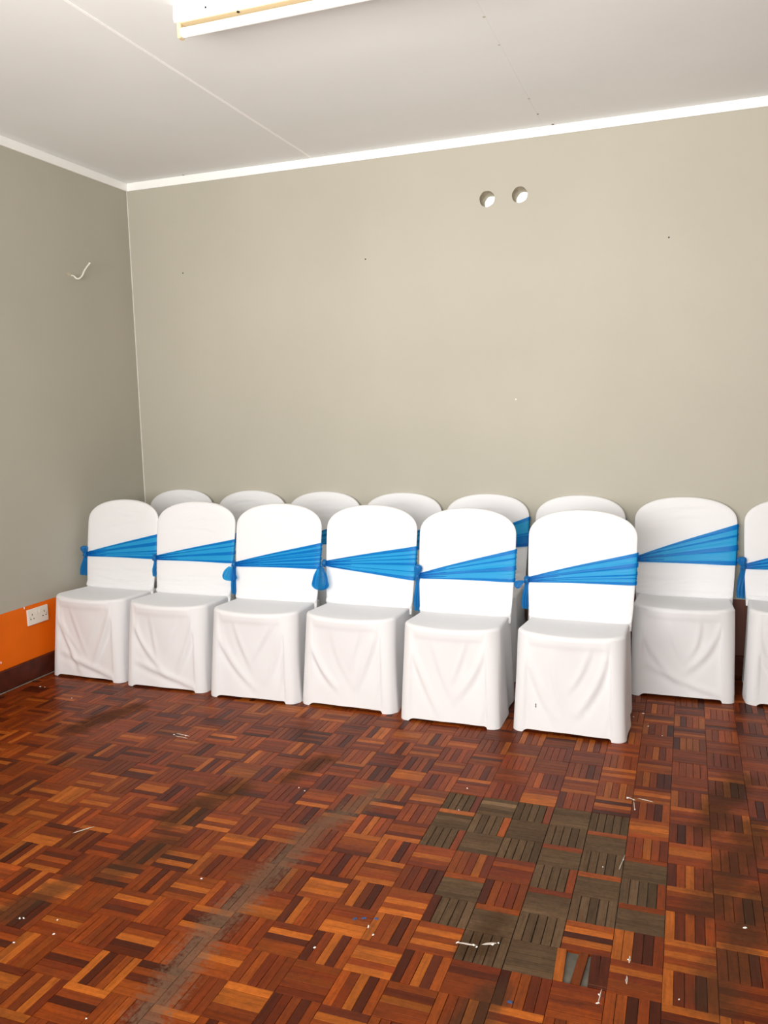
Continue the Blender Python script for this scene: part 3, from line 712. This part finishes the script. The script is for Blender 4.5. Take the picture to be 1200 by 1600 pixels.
for ci, (x, yfront, yaw, lift, zk, zlo, zhi, knot, pleats, label, grp) in enumerate(CHAIRS):
    rs = np.random.default_rng(100 + ci)
    root = empty('covered_chair', (x, yfront + 0.207, 0), math.radians(yaw))
    tag(root, label, 'chair', grp)
    SK = seat_and_skirt(root, rs, lift, 0.2375 if ci < 6 else 0.2345); backrest(root, rs); sash(root, rs, zk, zlo, zhi, knot, pleats)
    root.scale = (0.955 if 6 <= ci <= 11 else 0.965 if ci == 4 else 1.0, 1, 1)
    if ci == 5:                                   # dirt mark on the front of the skirt
        A = np.array(SK); A = A[A[:, 1] < -0.15]
        V = []
        for k in range(12):
            a = k * math.pi / 6; x_, z_ = -0.135 + 0.0026 * math.cos(a) * (1.4 if k % 2 else .7), 0.118 + 0.010 * math.sin(a)
            V.append((x_, A[((A[:, 0] - x_) ** 2 + (A[:, 2] - z_) ** 2).argmin(), 1] - 0.0022, z_))
        link('stain', mesh('stain', V, [tuple(range(12))]), M['dirt'], root)

# ------------------------------------------------------------------ fluorescent batten on the ceiling
fx0, fx1, fy = 1.560, 2.790, -1.775
lamp = empty('fluorescent_batten', ((fx0 + fx1) / 2, fy, RZ))
tag(lamp, 'white fluorescent batten light with one tube on the ceiling', 'ceiling light')
def at_lamp(o): o.location = (-(fx0 + fx1) / 2, -fy, -RZ); return o
zt, zb = RZ - 0.0005, RZ - 0.054
prof = [(-0.024, zt), (-0.027, zb + .012), (-0.022, zb), (0.022, zb), (0.027, zb + .012), (0.024, zt)]
V = [(x, fy + a, z) for x in (fx0, fx1) for a, z in prof]; n = len(prof)
mb = MB().add(V, [(k, (k + 1) % n, n + (k + 1) % n, n + k) for k in range(n)] + [tuple(range(n)), tuple(range(n, 2 * n))[::-1]])
at_lamp(mb.build('housing', M['enamel'], lamp))
ty, tz, tr = fy - 0.002, zb - 0.030, 0.0165
for a, b in ((fx0 + 0.004, fx0 + 0.020), (fx1 - 0.020, fx1 - 0.004)):
    at_lamp(MB().box(a, b, ty - 0.014, ty + 0.014, tz - 0.019, zb, 0.003).build('lampholder', M['cream'], lamp))
xs_ = [fx0 + .020, fx0 + .022, fx0 + .026, fx1 - .026, fx1 - .022, fx1 - .020]
t_ = at_lamp(MB().tube([(x, ty, tz) for x in xs_], [tr * .8, tr, tr, tr, tr, tr * .8], 24).build('tube', M['tube'], lamp, True))
for a, b in ((fx0 + .0195, fx0 + .034), (fx1 - .034, fx1 - .0195)):
    MB().tube([(a, ty, tz), (b, ty, tz)], tr + .0006, 20).build('end_cap', M['enamel'], t_, True)
at_lamp(MB().box(fx0 + .02, fx1 - .02, fy - 0.016, fy + 0.016, zb - 0.003, zb + .001).build('shade_band', M['cream'], lamp))  # tan band paints in the shade and warm floor light under the housing
for xx, r, side in ((fx0 + 0.13, .0035, 1), (fx0 + .245, .005, 0), (fx1 - .2, .005, 0)):
    if side: at_lamp(MB().tube([(xx, fy - 0.0262, RZ - .030), (xx, fy - 0.0285, RZ - .030)], r, 8).build('screw', M['black'], lamp))
    else: at_lamp(MB().tube([(xx, fy - 0.012, zb - .002), (xx, fy - 0.012, zb - .006)], r, 8).build('screw', M['black'], lamp))

# ------------------------------------------------------------------ double socket on the left wall
sy0, sy1, sz0, sz1 = -1.0735, -0.9265, 0.2915, 0.3775
sk = empty('wall_socket', (0, (sy0 + sy1) / 2, sz0)); tag(sk, 'white double power socket on the orange strip of the left wall', 'socket')
def at_sk(o): o.location = (0, -(sy0 + sy1) / 2, -sz0); return o
at_sk(MB().box(0, 0.011, sy0, sy1, sz0, sz1, 0.002).build('face_plate', M['plastic'], sk))
cy, cz = (sy0 + sy1) / 2, (sz0 + sz1) / 2
for s in (-1, 1):
    yc = cy + s * 0.044
    for (dy, dz, w, h) in ((0, 0.013, .0045, .009), (-0.011, -0.010, .007, .0055), (0.011, -0.010, .007, .0055)):
        at_sk(MB().box(0.0105, 0.0114, yc + dy - w / 2, yc + dy + w / 2, cz + dz - h / 2, cz + dz + h / 2).build('pin_slot', M['black'], sk))
    at_sk(MB().box(0.011, 0.0135, cy + s * 0.0115 - 0.0065, cy + s * .0115 + 0.0065, cz + 0.010, cz + 0.030, .001).build('rocker_switch', M['plastic'], sk))
    at_sk(MB().tube([(0.0108, cy + s * 0.0605, cz - .0005), (0.0116, cy + s * .0605, cz - .0005)], .0035, 10).build('screw', M['metal'], sk))

# ------------------------------------------------------------------ bent wire poking out of the left wall
pts = [(-0.004, -0.545, 2.166), (0.012, -0.549, 2.164), (0.026, -0.553, 2.158), (0.034, -0.549, 2.148), (0.040, -0.535, 2.147), (0.046, -0.515, 2.163), (0.050, -0.497, 2.194), (0.053, -0.475, 2.220), (0.055, -0.455, 2.240)]
P = [Vector(p) for p in pts]; fine = []
for i in range(len(P) - 1):
    p0, p1, p2, p3 = P[max(i - 1, 0)], P[i], P[i + 1], P[min(i + 2, len(P) - 1)]
    for q in range(5):
        t = q / 5; fine.append(0.5 * ((2 * p1) + (-p0 + p2) * t + (2 * p0 - 5 * p1 + 4 * p2 - p3) * t * t + (-p0 + 3 * p1 - 3 * p2 + p3) * t ** 3))
fine.append(P[-1])
wr = empty('wire_stub', (0, -0.545, 2.166)); tag(wr, 'short bent white wire sticking out high on the left wall', 'wire')
o = MB().tube(fine, 0.0042, 10).build('cable', M['plastic'], wr, True); o.location = (0, 0.545, -2.166)
o = MB().tube([fine[-2], fine[-1] + Vector((.0005, .003, .004))], 0.0052, 10).build('end_cap', M['enamel'], wr, True); o.location = (0, 0.545, -2.166)
V = [(0.001, -0.568 + 0.012 * math.cos(a) * (1 + .3 * math.sin(3 * a)), 2.170 + 0.010 * math.sin(a)) for a in [k * math.pi / 6 for k in range(12)]]
link('nail_hole', mesh('nail_hole', V, [tuple(range(12))]), M['hole'], wall_left)
